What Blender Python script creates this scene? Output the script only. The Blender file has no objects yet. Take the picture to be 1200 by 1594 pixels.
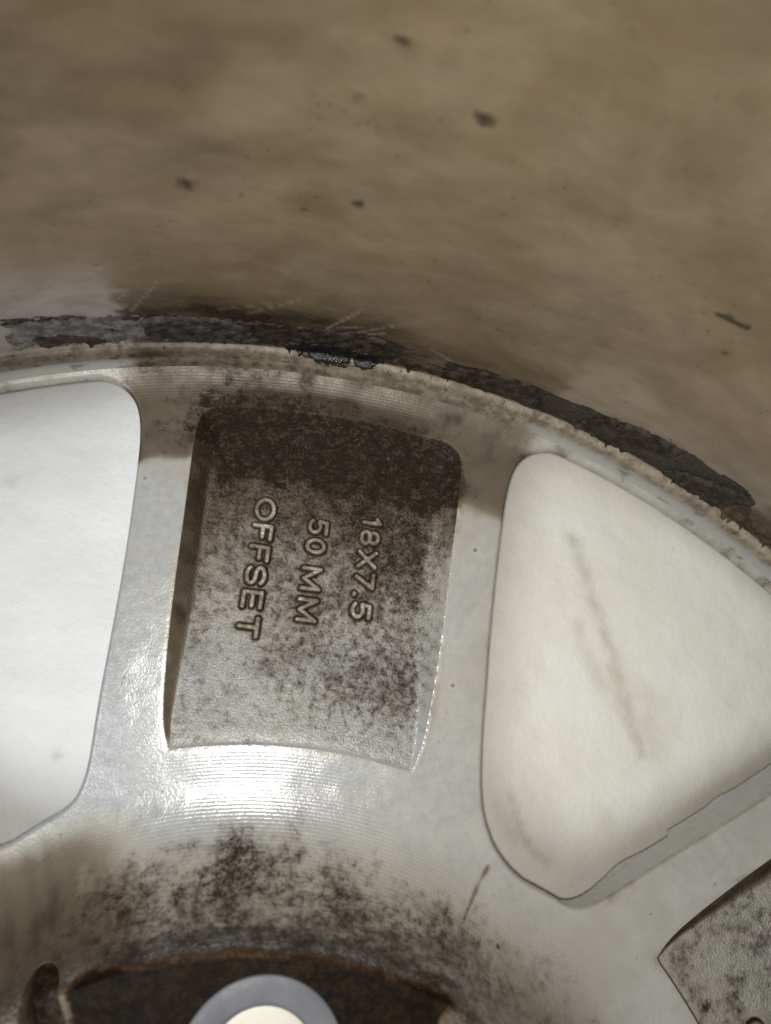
import bpy, math
import numpy as np
from mathutils import Matrix

# ------------------------------------------------------------------ camera, world, lamps, exposure
SC = bpy.context.scene
COL = SC.collection
cam_d = bpy.data.cameras.new('camera')
cam = bpy.data.objects.new('camera', cam_d)
COL.objects.link(cam)
cam_d.sensor_fit = 'VERTICAL'
cam_d.sensor_height = 36.0
cam_d.sensor_width = 36.0
cam_d.lens = 36.0 * 1138.0 / 1594.0
cam_d.clip_start = 0.005
cam_d.clip_end = 50.0
cam.matrix_world = Matrix(((0.9797, -0.1422, -0.1411, -0.0106),
                           (0.1007, 0.9586, -0.2664, 0.1288),
                           (0.1731, 0.2468, 0.9535, 0.1729),
                           (0, 0, 0, 1)))
cam_d.dof.use_dof = True
cam_d.dof.focus_distance = 0.177
cam_d.dof.aperture_fstop = 12.0
SC.camera = cam

world = bpy.data.worlds.new('World')
SC.world = world
world.use_nodes = True
bg = world.node_tree.nodes['Background']
bg.inputs['Color'].default_value = (0.95, 0.97, 1.0, 1)
bg.inputs['Strength'].default_value = 0.19

def lamp(name, loc, target, size, power, color, spread=180):
    d = bpy.data.lights.new(name, 'AREA')
    d.shape = 'DISK'
    d.size = size
    d.energy = power
    d.color = color
    d.spread = math.radians(spread)
    o = bpy.data.objects.new(name, d)
    COL.objects.link(o)
    o.location = loc
    v = Matrix.Translation(target).translation - o.location
    o.rotation_euler = v.to_track_quat('-Z', 'Y').to_euler()
    return o
lamp('phone_torch', (-0.0140, 0.1265, 0.179), (0.012, 0.150, 0.0), 0.006, 0.145, (1.0, 0.975, 0.93), 140)
lamp('daylight_window', (-0.62, -0.30, 1.20), (0.0, 0.15, 0.0), 0.7, 11.0, (0.89, 0.955, 1.0))

SC.view_settings.view_transform = 'Standard'
SC.view_settings.look = 'None'
SC.view_settings.gamma = 1.0
SC.view_settings.exposure = 0.0

# ------------------------------------------------------------------ numpy helpers
MM = 0.001
D2R = math.pi / 180.0
FLOOR_Z = -0.031
rng = np.random.default_rng(7)

def sstep(x, a, b):
    t = np.clip((x - a) / (b - a), 0, 1)
    return t * t * (3 - 2 * t)

def vnoise(x, y, seed=0):
    xi = np.floor(x).astype(np.int64); yi = np.floor(y).astype(np.int64)
    fx = x - xi; fy = y - yi
    fx = fx * fx * (3 - 2 * fx); fy = fy * fy * (3 - 2 * fy)
    def h(a, b):
        n = (a * 374761393 + b * 668265263 + seed * 1274126177) & 0x7fffffff
        n = ((n ^ (n >> 13)) * 1103515245) & 0x7fffffff
        n = ((n ^ (n >> 16)) * 668265263) & 0x7fffffff
        return ((n ^ (n >> 15)) & 0xffff) / 65535.0
    return (h(xi, yi) * (1 - fx) + h(xi + 1, yi) * fx) * (1 - fy) + (h(xi, yi + 1) * (1 - fx) + h(xi + 1, yi + 1) * fx) * fy

def fbm(x, y, seed=0, octv=4):
    s = 0; a = 0.5; t = 0
    for i in range(octv):
        s = s + a * vnoise(x * 2 ** i + 17.3 * i, y * 2 ** i + 5.1 * i, seed + i)
        t += a; a *= 0.55
    return s / t

def seg_dist(px, py, poly, closed=True):
    d = np.full(px.shape, 1e9)
    n = len(poly)
    for i in range(n if closed else n - 1):
        ax, ay = poly[i]; bx, by = poly[(i + 1) % n]
        dx, dy = bx - ax, by - ay
        L = dx * dx + dy * dy + 1e-15
        t = np.clip(((px - ax) * dx + (py - ay) * dy) / L, 0, 1)
        q = (px - ax - t * dx) ** 2 + (py - ay - t * dy) ** 2
        np.minimum(d, q, out=d)
    return np.sqrt(d)

def in_poly(px, py, poly):
    c = np.zeros(px.shape, bool)
    n = len(poly)
    for i in range(n):
        ax, ay = poly[i]; bx, by = poly[(i + 1) % n]
        if ay == by:
            continue
        c ^= ((ay > py) != (by > py)) & (px < (bx - ax) * (py - ay) / (by - ay) + ax)
    return c

def chaikin(pts, n=2):
    for _ in range(n):
        q = [pts[0]]
        for a, b in zip(pts[:-1], pts[1:]):
            q.append((a[0] * .75 + b[0] * .25, a[1] * .75 + b[1] * .25))
            q.append((a[0] * .25 + b[0] * .75, a[1] * .25 + b[1] * .75))
        q.append(pts[-1])
        pts = q
    return pts

# ------------------------------------------------------------------ node helpers
class NT:
    def __init__(self, name):
        self.m = bpy.data.materials.new(name)
        self.m.use_nodes = True
        self.t = self.m.node_tree
        self.n = self.t.nodes
        self.p = self.n['Principled BSDF']
    def link(self, a, b):
        self.t.links.new(a, b)
    def val(self, sock, v):
        if hasattr(v, 'links'):
            self.link(v, sock)
        else:
            sock.default_value = v
    def attr(self, name):
        a = self.n.new('ShaderNodeAttribute'); a.attribute_name = name
        return a.outputs['Fac']
    def math(self, op, a, b=0.0, c=None, clamp=False):
        m = self.n.new('ShaderNodeMath'); m.operation = op; m.use_clamp = clamp
        self.val(m.inputs[0], a); self.val(m.inputs[1], b)
        if c is not None:
            self.val(m.inputs[2], c)
        return m.outputs[0]
    def noise(self, scale, detail=4, rough=0.55, vec=None, dist=0.0):
        n = self.n.new('ShaderNodeTexNoise')
        n.inputs['Scale'].default_value = scale
        n.inputs['Detail'].default_value = detail
        n.inputs['Roughness'].default_value = rough
        n.inputs['Distortion'].default_value = dist
        if vec is None:
            vec = self.coord()
        self.link(vec, n.inputs['Vector'])
        return n.outputs['Fac']
    def voro(self, scale, vec=None, feat='F1'):
        n = self.n.new('ShaderNodeTexVoronoi'); n.feature = feat
        n.inputs['Scale'].default_value = scale
        self.link(vec if vec is not None else self.coord(), n.inputs['Vector'])
        return n.outputs['Distance']
    def coord(self):
        if not hasattr(self, 'tc'):
            self.tc = self.n.new('ShaderNodeTexCoord')
        return self.tc.outputs['Object']
    def uv(self):
        self.coord()
        return self.tc.outputs['UV']
    def mapping(self, vec, scale):
        m = self.n.new('ShaderNodeMapping'); m.inputs['Scale'].default_value = scale
        self.link(vec, m.inputs['Vector'])
        return m.outputs[0]
    def ramp(self, x, a, b, lo=0.0, hi=1.0):
        m = self.n.new('ShaderNodeMapRange'); m.interpolation_type = 'SMOOTHSTEP'
        self.val(m.inputs['Value'], x)
        m.inputs['From Min'].default_value = a; m.inputs['From Max'].default_value = b
        m.inputs['To Min'].default_value = lo; m.inputs['To Max'].default_value = hi
        return m.outputs[0]
    def mix(self, f, a, b):
        m = self.n.new('ShaderNodeMix'); m.data_type = 'RGBA'
        self.val(m.inputs['Factor'], f)
        for s, v in ((m.inputs[6], a), (m.inputs[7], b)):
            if hasattr(v, 'links'):
                self.link(v, s)
            else:
                s.default_value = (*v, 1)
        return m.outputs[2]
    def bump(self, h, dist, strength=1.0, normal=None):
        b = self.n.new('ShaderNodeBump')
        b.inputs['Distance'].default_value = dist
        self.val(b.inputs['Strength'], strength)
        self.link(h, b.inputs['Height'])
        if normal is not None:
            self.link(normal, b.inputs['Normal'])
        return b.outputs[0]
    def radius(self):
        s = self.n.new('ShaderNodeSeparateXYZ'); self.link(self.coord(), s.inputs[0])
        q = self.math('ADD', self.math('MULTIPLY', s.outputs[0], s.outputs[0]), self.math('MULTIPLY', s.outputs[1], s.outputs[1]))
        return self.math('SQRT', q)

# cast aluminium with silver paint: attributes film (brown road film, also a warm light tint), soot (dark specks), rust, groove (lathe marks), grain
def make_alloy():
    N = NT('silver_cast_alloy')
    rust, groove, grain, chalk = [N.attr(a) for a in ('rust', 'groove', 'grain', 'chalk')]
    inn = N.ramp(N.attr('sdist'), -0.06, 0.08)
    def lerp(a, b):
        return N.math('ADD', N.math('MULTIPLY', a, N.math('SUBTRACT', 1.0, inn)), N.math('MULTIPLY', b, inn))
    film = lerp(N.attr('film'), N.attr('pfilm')); soot = lerp(N.attr('soot'), N.attr('psoot'))
    n_big = N.noise(120, 5, 0.6)
    n_mid = N.noise(480, 6, 0.62)
    n_fine = N.noise(1300, 4, 0.6)
    silver = N.mix(N.ramp(n_mid, 0.3, 0.7), (0.345, 0.348, 0.350), (0.43, 0.427, 0.418))
    tan = N.mix(N.ramp(n_big, 0.35, 0.65), (0.125, 0.098, 0.066), (0.20, 0.163, 0.118))
    brown = N.mix(N.ramp(n_mid, 0.35, 0.7), (0.020, 0.014, 0.009), (0.045, 0.032, 0.021))
    f1 = N.math('MULTIPLY', film, N.ramp(n_big, 0.15, 0.75, 0.65, 1.25), clamp=True)
    cream = N.mix(N.ramp(n_big, 0.3, 0.7), (0.355, 0.33, 0.28), (0.42, 0.40, 0.355))
    c = N.mix(N.ramp(f1, 0.0, 0.22), silver, cream)
    c = N.mix(N.ramp(f1, 0.16, 0.55), c, tan)
    c = N.mix(N.ramp(f1, 0.45, 1.0), c, brown)
    mixn = N.math('ADD', N.math('MULTIPLY', n_mid, 0.45), N.math('MULTIPLY', n_fine, 0.55))
    sp = N.math('ADD', soot, N.math('MULTIPLY', N.math('SUBTRACT', mixn, 0.5), 2.3))
    spk = N.ramp(sp, 0.50, 1.10)
    softs = N.math('ADD', soot, N.math('ADD', N.math('MULTIPLY', N.math('SUBTRACT', n_big, 0.5), 0.8), N.math('MULTIPLY', N.math('SUBTRACT', n_mid, 0.5), 0.9)))
    soft = N.ramp(softs, 0.22, 0.95)
    c = N.mix(N.math('MULTIPLY', soft, 0.80), c, N.mix(N.ramp(n_mid, 0.35, 0.65), (0.098, 0.074, 0.052), (0.062, 0.043, 0.028)))
    c = N.mix(N.math('MULTIPLY', spk, 0.90), c, (0.016, 0.0115, 0.008))
    vs = N.math('MULTIPLY', N.ramp(N.voro(190), 0.05, 0.13, 1.0, 0.0), N.ramp(n_big, 0.50, 0.60))
    c = N.mix(N.math('MULTIPLY', vs, 0.75), c, (0.05, 0.034, 0.02))
    ch = N.math('MULTIPLY', chalk, N.ramp(n_fine, 0.42, 0.62))
    c = N.mix(N.math('MULTIPLY', ch, 0.8), c, (0.50, 0.50, 0.50))
    rustc = N.mix(N.ramp(n_mid, 0.36, 0.68), (0.006, 0.0045, 0.0035), (0.022, 0.013, 0.007))
    rsum = N.math('ADD', rust, N.math('MULTIPLY', N.math('SUBTRACT', n_mid, 0.5), 0.6))
    rustc = N.mix(N.ramp(rsum, 0.62, 0.92), N.mix(N.ramp(n_fine, 0.4, 0.6), (0.085, 0.042, 0.016), (0.035, 0.019, 0.010)), rustc)
    rmask = N.ramp(N.math('ADD', rust, N.math('MULTIPLY', N.math('SUBTRACT', n_mid, 0.5), 0.6)), 0.28, 0.72)
    c = N.mix(rmask, c, rustc)
    N.link(c, N.p.inputs['Base Color'])
    dirty = N.math('MAXIMUM', N.math('MAXIMUM', f1, N.math('MAXIMUM', spk, N.math('MULTIPLY', soft, 0.6))), rmask)
    N.val(N.p.inputs['Metallic'], N.math('MULTIPLY', N.math('SUBTRACT', 1.0, dirty), 0.12))
    N.val(N.p.inputs['Roughness'], N.math('ADD', N.math('MULTIPLY', dirty, 0.22), N.ramp(n_fine, 0.3, 0.7, 0.18, 0.27)))
    N.val(N.p.inputs['Specular IOR Level'], N.math('SUBTRACT', 0.55, N.math('MULTIPLY', dirty, 0.49)))
    r = N.radius()
    ph = N.math('ADD', N.math('MULTIPLY', r, 2 * math.pi / 0.00074), N.math('MULTIPLY', n_big, 3.0))
    g = N.math('MULTIPLY', N.math('SINE', ph), groove)
    b1 = N.bump(g, 0.000014, 1.0)
    gr = N.noise(1900, 3, 0.55)
    gh = N.math('MULTIPLY', gr, grain)
    b2 = N.bump(gh, 0.00060, 1.0, b1)
    b3 = N.bump(n_fine, 0.000045, 1.0, b2)
    b4 = N.bump(spk, 0.00008, 0.6, b3)
    N.link(b4, N.p.inputs['Normal'])
    return N.m

def make_barrel_mat():
    N = NT('stained_barrel_alloy')
    film, soot, tar, clean = [N.attr(a) for a in ('film', 'soot', 'tar', 'clean')]
    uv = N.uv()
    streak = N.noise(1.0, 6, 0.62, N.mapping(uv, (48, 120, 1)))
    streak2 = N.noise(1.0, 5, 0.6, N.mapping(uv, (260, 1500, 1)))
    blot = N.noise(1.0, 5, 0.6, N.mapping(uv, (34, 52, 1)), 0.6)
    mott = N.noise(1.0, 6, 0.68, N.mapping(uv, (110, 170, 1)), 0.4)
    fine = N.noise(1.0, 4, 0.6, N.mapping(uv, (900, 1100, 1)))
    base = N.mix(N.ramp(blot, 0.3, 0.7), (0.190, 0.135, 0.078), (0.255, 0.194, 0.125))
    base = N.mix(N.ramp(mott, 0.40, 0.72, 0.0, 0.30), base, (0.130, 0.091, 0.050))
    base = N.mix(N.ramp(mott, 0.42, 0.26, 0.0, 0.25), base, (0.28, 0.235, 0.17))
    base = N.mix(N.ramp(streak, 0.42, 0.78, 0.0, 0.28), base, (0.115, 0.081, 0.044))
    base = N.mix(N.ramp(streak2, 0.5, 0.75, 0.0, 0.22), base, (0.20, 0.165, 0.118))
    base = N.mix(N.ramp(clean, 0.0, 1.0, 0.0, 0.8), base, N.mix(N.ramp(streak, 0.4, 0.65), (0.30, 0.28, 0.268), (0.20, 0.17, 0.142)))
    base = N.mix(N.attr('lip'), base, N.mix(N.ramp(N.noise(300, 6, 0.7), 0.36, 0.64), (0.30, 0.24, 0.16), (0.13, 0.098, 0.062)))
    base = N.mix(N.math('MULTIPLY', N.attr('lip'), clean), base, (0.36, 0.35, 0.33))
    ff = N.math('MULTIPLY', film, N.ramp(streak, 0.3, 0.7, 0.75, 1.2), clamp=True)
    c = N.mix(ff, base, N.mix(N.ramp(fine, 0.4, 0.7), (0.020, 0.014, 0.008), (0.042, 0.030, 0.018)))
    sp = N.ramp(N.math('ADD', soot, N.math('MULTIPLY', N.math('SUBTRACT', fine, 0.5), 0.35)), 0.22, 0.85)
    c = N.mix(N.math('MULTIPLY', sp, 0.85), c, (0.028, 0.020, 0.014))
    grit = N.math('MULTIPLY', N.ramp(N.voro(1.0, N.mapping(uv, (420, 560, 1))), 0.07, 0.16, 1.0, 0.0), N.ramp(mott, 0.50, 0.62))
    c = N.mix(N.math('MULTIPLY', grit, 0.7), c, (0.035, 0.025, 0.015))
    tm = N.ramp(N.math('ADD', tar, N.math('MULTIPLY', N.math('SUBTRACT', streak2, 0.5), 1.1)), 0.40, 0.58)
    c = N.mix(tm, c, N.mix(N.ramp(fine, 0.4, 0.65), (0.022, 0.0168, 0.0125), (0.046, 0.036, 0.028)))
    N.link(c, N.p.inputs['Base Color'])
    N.val(N.p.inputs['Roughness'], N.ramp(streak2, 0.3, 0.7, 0.38, 0.55))
    N.p.inputs['Metallic'].default_value = 0.0
    N.p.inputs['Specular IOR Level'].default_value = 0.22
    b = N.bump(streak2, 0.00005, 0.8)
    b = N.bump(tm, 0.00015, 1.0, b)
    N.link(b, N.p.inputs['Normal'])
    return N.m

def make_tar(name, dark, light, rough):
    N = NT(name)
    n1 = N.noise(420, 6, 0.65); n2 = N.noise(1500, 4, 0.6)
    c = N.mix(N.ramp(n1, 0.38, 0.66), dark, light)
    N.link(c, N.p.inputs['Base Color'])
    N.val(N.p.inputs['Roughness'], N.ramp(n1, 0.35, 0.65, rough, rough + 0.25))
    N.p.inputs['Specular IOR Level'].default_value = 0.16
    b = N.bump(n1, 0.0006, 0.9)
    N.link(N.bump(n2, 0.00025, 0.8, b), N.p.inputs['Normal'])
    return N.m

def make_plain(name, col, rough, metallic, bumpscale=900, bumpd=0.00008, var=0.12):
    N = NT(name)
    n1 = N.noise(bumpscale, 5, 0.6); n0 = N.noise(bumpscale / 6, 4, 0.6)
    a = tuple(x * (1 - var) for x in col); b = tuple(min(1, x * (1 + var)) for x in col)
    N.link(N.mix(N.ramp(n0, 0.3, 0.7), a, b), N.p.inputs['Base Color'])
    N.val(N.p.inputs['Roughness'], N.ramp(n1, 0.3, 0.7, rough - 0.06, rough + 0.08))
    N.p.inputs['Metallic'].default_value = metallic
    N.link(N.bump(n1, bumpd, 1.0), N.p.inputs['Normal'])
    return N.m

def make_floor_mat():
    N = NT('white_floor')
    st, warm = N.attr('stain'), N.attr('warm')
    n0 = N.noise(28, 5, 0.6); n1 = N.noise(150, 5, 0.6); n2 = N.noise(600, 4, 0.55)
    c = N.mix(N.ramp(n0, 0.35, 0.65), (0.78, 0.775, 0.755), (0.85, 0.85, 0.84))
    c = N.mix(N.ramp(warm, 0, 1, 0, 0.9), c, N.mix(N.ramp(n0, 0.3, 0.7), (0.74, 0.69, 0.585), (0.79, 0.76, 0.675)))
    m = N.math('MULTIPLY', st, N.ramp(n1, 0.30, 0.62, 0.45, 1.15), clamp=True)
    c = N.mix(m, c, (0.33, 0.26, 0.15))
    N.link(c, N.p.inputs['Base Color'])
    fs = N.math('MULTIPLY', N.ramp(N.voro(230), 0.04, 0.13, 1.0, 0.0), N.ramp(n0, 0.52, 0.60))
    c = N.mix(N.math('MULTIPLY', fs, 0.35), c, (0.40, 0.34, 0.24))
    N.link(c, N.p.inputs['Base Color'])
    N.p.inputs['Roughness'].default_value = 0.5
    b = N.bump(n1, 0.00055, 0.8)
    N.link(N.bump(n2, 0.00008, 0.7, b), N.p.inputs['Normal'])
    return N.m

M_ALLOY = make_alloy()
M_BARREL = make_barrel_mat()
M_TAR = make_tar('dark_adhesive', (0.017, 0.0122, 0.0085), (0.060, 0.046, 0.035), 0.5)
M_TARG = make_tar('grey_adhesive', (0.026, 0.0225, 0.020), (0.075, 0.066, 0.059), 0.5)
M_TARL = make_tar('pale_adhesive', (0.080, 0.071, 0.066), (0.20, 0.182, 0.170), 0.55)
M_BROWN = make_tar('brown_smear', (0.045, 0.028, 0.016), (0.11, 0.075, 0.045), 0.6)
M_TARW = make_tar('black_wet_tar', (0.005, 0.005, 0.005), (0.012, 0.010, 0.009), 0.14)
M_TARW.node_tree.nodes['Principled BSDF'].inputs['Specular IOR Level'].default_value = 0.5
M_SEAT = make_plain('machined_seat', (0.15, 0.15, 0.162), 0.55, 0.1, 700, 0.00006)
M_FLOOR_DISC = make_plain('cream_floor_disc', (0.72, 0.68, 0.56), 0.5, 0.0, 600, 0.00003, 0.04)
M_FLOOR = make_floor_mat()

# ------------------------------------------------------------------ mesh helpers
def mesh_obj(name, V, faces, mat, parent=None, attrs=None, normals=None, uv=None, smooth=True):
    me = bpy.data.meshes.new(name)
    nv = len(V)
    me.vertices.add(nv)
    me.vertices.foreach_set('co', np.asarray(V, np.float32).ravel())
    if isinstance(faces, tuple):                       # (loops, starts, totals)
        loops, starts, totals = faces
    else:
        totals = np.array([len(f) for f in faces], np.int32)
        loops = np.fromiter((i for f in faces for i in f), np.int32)
        starts = np.concatenate(([0], np.cumsum(totals)[:-1])).astype(np.int32)
    me.loops.add(len(loops)); me.loops.foreach_set('vertex_index', np.asarray(loops, np.int32))
    me.polygons.add(len(starts))
    me.polygons.foreach_set('loop_start', np.asarray(starts, np.int32))
    me.update(calc_edges=True)
    me.validate()
    me.polygons.foreach_set('use_smooth', np.full(len(me.polygons), smooth))
    if attrs:
        for k, a in attrs.items():
            at = me.attributes.new(k, 'FLOAT', 'POINT')
            at.data.foreach_set('value', np.asarray(a, np.float32))
    if uv is not None:
        ul = me.uv_layers.new(name='UVMap')
        idx = np.empty(len(me.loops), np.int32); me.loops.foreach_get('vertex_index', idx)
        ul.data.foreach_set('uv', np.asarray(uv, np.float32)[idx].ravel())
    if normals is not None:
        me.normals_split_custom_set_from_vertices(np.asarray(normals, np.float32))
    me.materials.append(mat)
    o = bpy.data.objects.new(name, me)
    COL.objects.link(o)
    if parent is not None:
        o.parent = parent
    return o

def grid_faces(nu, nv, wrap=False):
    i = np.arange(nu if wrap else nu - 1)[:, None]; j = np.arange(nv - 1)[None, :]
    i2 = (i + 1) % nu
    q = np.stack([i * nv + j, i2 * nv + j, i2 * nv + j + 1, i * nv + j + 1], -1).reshape(-1, 4).astype(np.int32)
    return q

def quads(q):
    n = len(q)
    return q.ravel(), np.arange(n) * 4, np.full(n, 4)

# ------------------------------------------------------------------ floor (structure)
def build_floor():
    def axis(a, b, h):
        core = np.arange(a, b, h)
        lo = a - np.cumsum(h * 1.25 ** np.arange(1, 32)); lo = lo[lo > -3.0][::-1]
        hi = b + np.cumsum(h * 1.25 ** np.arange(1, 32)); hi = hi[hi < 3.0]
        return np.concatenate([lo, core, hi])
    xs = axis(-0.13, 0.20, 0.0012); ys = axis(0.04, 0.24, 0.0012)
    X, Y = np.meshgrid(xs, ys, indexing='ij')
    x = X.ravel(); y = Y.ravel()
    st = np.zeros_like(x)
    nz = (fbm(x * 90, y * 90, 3) - 0.5) * 0.003
    for poly, w, a in STAINS:
        d = seg_dist(x + nz, y + nz, poly, False)
        st = np.maximum(st, a * np.exp(-(d / w) ** 2))
    warm = sstep(x, -0.01, 0.06)  # warmer light on the right, put into the floor colour
    z = np.full_like(x, FLOOR_Z) + (fbm(x * 90, y * 90, 9, 3) - 0.5) * 0.0007 * (np.abs(x) < 0.3) * (np.abs(y) < 0.4)
    o = mesh_obj('floor', np.stack([x, y, z], 1), quads(grid_faces(len(xs), len(ys))), M_FLOOR, attrs={'stain': st, 'warm': warm})
    o['kind'] = 'structure'
STAINS = []   # filled below, world coordinates in metres on the floor

# ------------------------------------------------------------------ wheel
R_OUT = 0.2095      # where the turned barrel takes over from the cast centre
R_BORE = 0.050
PAD_Z = 0.0218
BOLT_R = 0.0666
HOLE = 0.0102

def window_poly():
    tail = [(43.75, 124.0), (43.9, 136.0), (44.05, 150.0), (44.6, 165.0), (45.5, 180.0), (46.2, 187.0), (47.3, 192.3), (49.2, 196.3), (52.6, 198.9), (57.0, 199.6)]
    inner = [(110.9 * math.sin(30 * D2R), 110.9 * math.cos(30 * D2R))]
    outer = [(207.7 * math.sin(a * D2R), 207.7 * math.cos(a * D2R)) for a in np.linspace(16.7, 30.0, 14)]
    # right flank of a spoke, and the tighter root corner on the left flank of the next one
    h1 = chaikin(inner + [(52.2, 98.2), (49.3, 101.2), (47.3, 104.0), (45.2, 109.0), (44.2, 114.5)] + tail + outer, 3)
    h2 = chaikin(inner + [(50.0, 100.4), (46.6, 102.8), (44.2, 105.6), (43.3, 111.0), (43.4, 116.0)] + tail + outer, 2)
    mir = []
    for u, v in h2[::-1]:
        r = math.hypot(u, v); a = 60 * D2R - math.atan2(u, v)
        mir.append((r * math.sin(a), r * math.cos(a)))
    poly = h1 + mir[1:-1]
    return [(u * MM, v * MM) for u, v in poly]

def pocket_poly():
    right = [(27.2, 117.0), (28.9, 121.0), (29.9, 126.0), (30.8, 134.0), (31.6, 144.0), (32.2, 155.0), (32.8, 170.0),
             (33.4, 183.0), (33.6, 190.0), (33.3, 194.0), (31.6, 196.7), (28.3, 198.0)]
    right = [right[0]] + chaikin(right, 2)
    top = [(200.0 * math.sin(a * D2R), 200.0 * math.cos(a * D2R)) for a in np.linspace(7.5, -7.5, 15)]
    bot = [(119.8 * math.sin(a * D2R), 119.8 * math.cos(a * D2R)) for a in np.linspace(-12.4, 12.4, 21)]
    poly = right + top + [(-u, v) for u, v in right[::-1]] + bot
    return [(u * MM, v * MM) for u, v in poly]

WIN = window_poly()
POCK = pocket_poly()

def fold(x, y):
    ph = np.arctan2(x, y); k = np.round(ph / (math.pi / 3)); pl = ph - k * math.pi / 3
    r = np.hypot(x, y)
    return r, pl, (k.astype(int)) % 6, r * np.sin(pl), r * np.cos(pl)

def solid(x, y):
    """signed distance, positive where the cast centre has metal"""
    r, pl, k, u, v = fold(x, y)
    pw = np.mod(np.arctan2(x, y), math.pi / 3)
    wu = r * np.sin(pw); wv = r * np.cos(pw)
    S = np.minimum(R_OUT - r, r - R_BORE)
    near = (r > 0.098) & (r < 0.2095)
    d = np.full(x.shape, 0.02)
    dn = seg_dist(wu[near], wv[near], WIN)
    ins = in_poly(wu[near], wv[near], WIN)
    d[near] = np.where(ins, -dn, dn)
    S = np.minimum(S, d)
    hole = np.hypot(u, v - BOLT_R) - HOLE
    S = np.minimum(S, hole)
    return S, d, hole

# lettering strokes: local a = reading direction, b = letter up, millimetres
def arc(cx, cy, rx, ry, a0, a1, n=14):
    return [(cx + rx * math.cos(t * D2R), cy + ry * math.sin(t * D2R)) for t in np.linspace(a0, a1, n)]
def glyph(c, w, h=4.2):
    x0, x1, y0, y1 = -w / 2, w / 2, -h / 2, h / 2
    if c in 'O0':
        return [arc(0, 0, w / 2, h / 2, 0, 360, 28)]
    if c == 'F':
        return [[(x0, y0), (x0, y1), (x1, y1)], [(x0, 0.1), (x1 * 0.75, 0.1)]]
    if c == 'E':
        return [[(x1, y0), (x0, y0), (x0, y1), (x1, y1)], [(x0, 0.05), (x1 * 0.8, 0.05)]]
    if c == 'T':
        return [[(x0, y1), (x1, y1)], [(0, y0), (0, y1)]]
    if c == 'S':
        q = h / 4
        return [arc(0, q, w / 2, q, 20, 270, 16) + arc(0, -q, w / 2, q, 90, -160, 16)]
    if c == '5':
        q = h * 0.31
        return [[(x1, y1), (x0 + 0.25, y1), (x0, 0.25)] + arc(-0.15, y0 + q, w / 2 + 0.12, q, 130, -150, 18)]
    if c == '1':
        return [[(x0, y1 - 0.9), (x1, y1), (x1, y0)]]
    if c == '8':
        return [arc(0, h * 0.235, w * 0.44, h * 0.265, 0, 360, 22), arc(0, -h * 0.245, w * 0.5, h * 0.255, 0, 360, 22)]
    if c == 'X':
        return [[(x0, y0), (x1, y1)], [(x0, y1), (x1, y0)]]
    if c == '7':
        return [[(x0, y1), (x1, y1), (x0 + 0.7, y0)]]
    if c == 'M':
        return [[(x0, y0), (x0, y1), (0, y0 + 0.3), (x1, y1), (x1, y0)]]
    if c == '.':
        return [[(-0.12, 0), (0.12, 0)]]
    if c == 'C':
        return [arc(0, 0, w / 2, h / 2, 50, 310, 18)]
    return []
LINES = [
    (0, [('O', 5.0, -14.25, 174.7), ('F', 3.2, -14.2, 168.9), ('F', 3.2, -14.2, 163.6), ('S', 3.9, -14.2, 158.1), ('E', 3.6, -14.2, 152.2), ('T', 4.2, -14.2, 145.6)]),
    (0, [('5', 2.9, -0.7, 172.1), ('0', 3.1, -0.75, 167.2), ('M', 5.0, -0.8, 159.0), ('M', 5.0, -0.85, 151.3)]),
    (0, [('1', 1.1, 12.6, 175.6), ('8', 3.1, 12.5, 171.2), ('X', 3.7, 12.4, 165.6), ('7', 3.3, 12.3, 160.2), ('.', 0.5, 10.1, 156.7), ('5', 3.1, 12.2, 152.7)]),
    (1, [('O', 4.2, -1.2, 132.2)]),
]
def line_strokes(line):
    out = []
    for c, w, u, v in line:
        for st in glyph(c, w):
            out.append([((u + b) * MM, (v - a) * MM) for a, b in st])
    return out
def stroke_dist(u, v, strokes):
    d = np.full(u.shape, 1.0)
    for s in strokes:
        d = np.minimum(d, seg_dist(u, v, s, False))
    return d
STROKES = [(k, line_strokes(l)) for k, l in LINES]

def hub_profile(r):
    rf = 0.0295
    t = np.clip(0.1135 - r, 0, 1); tc = np.minimum(t, rf * 0.955)
    z = rf - np.sqrt(rf * rf - tc * tc) + (t - tc) * 3.2
    k = 0.0022
    h = np.clip(0.5 + 0.5 * (PAD_Z - z) / k, 0, 1)
    z = PAD_Z * (1 - h) + z * h - k * h * (1 - h)
    return z + 25.3 * np.clip(r - 0.200, 0, 1) ** 2

def pocket_depth(r):
    t = np.clip((r - 0.1198) / 0.034, 0, 1)
    return 0.0052 * t ** 0.75 + 0.00015

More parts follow.
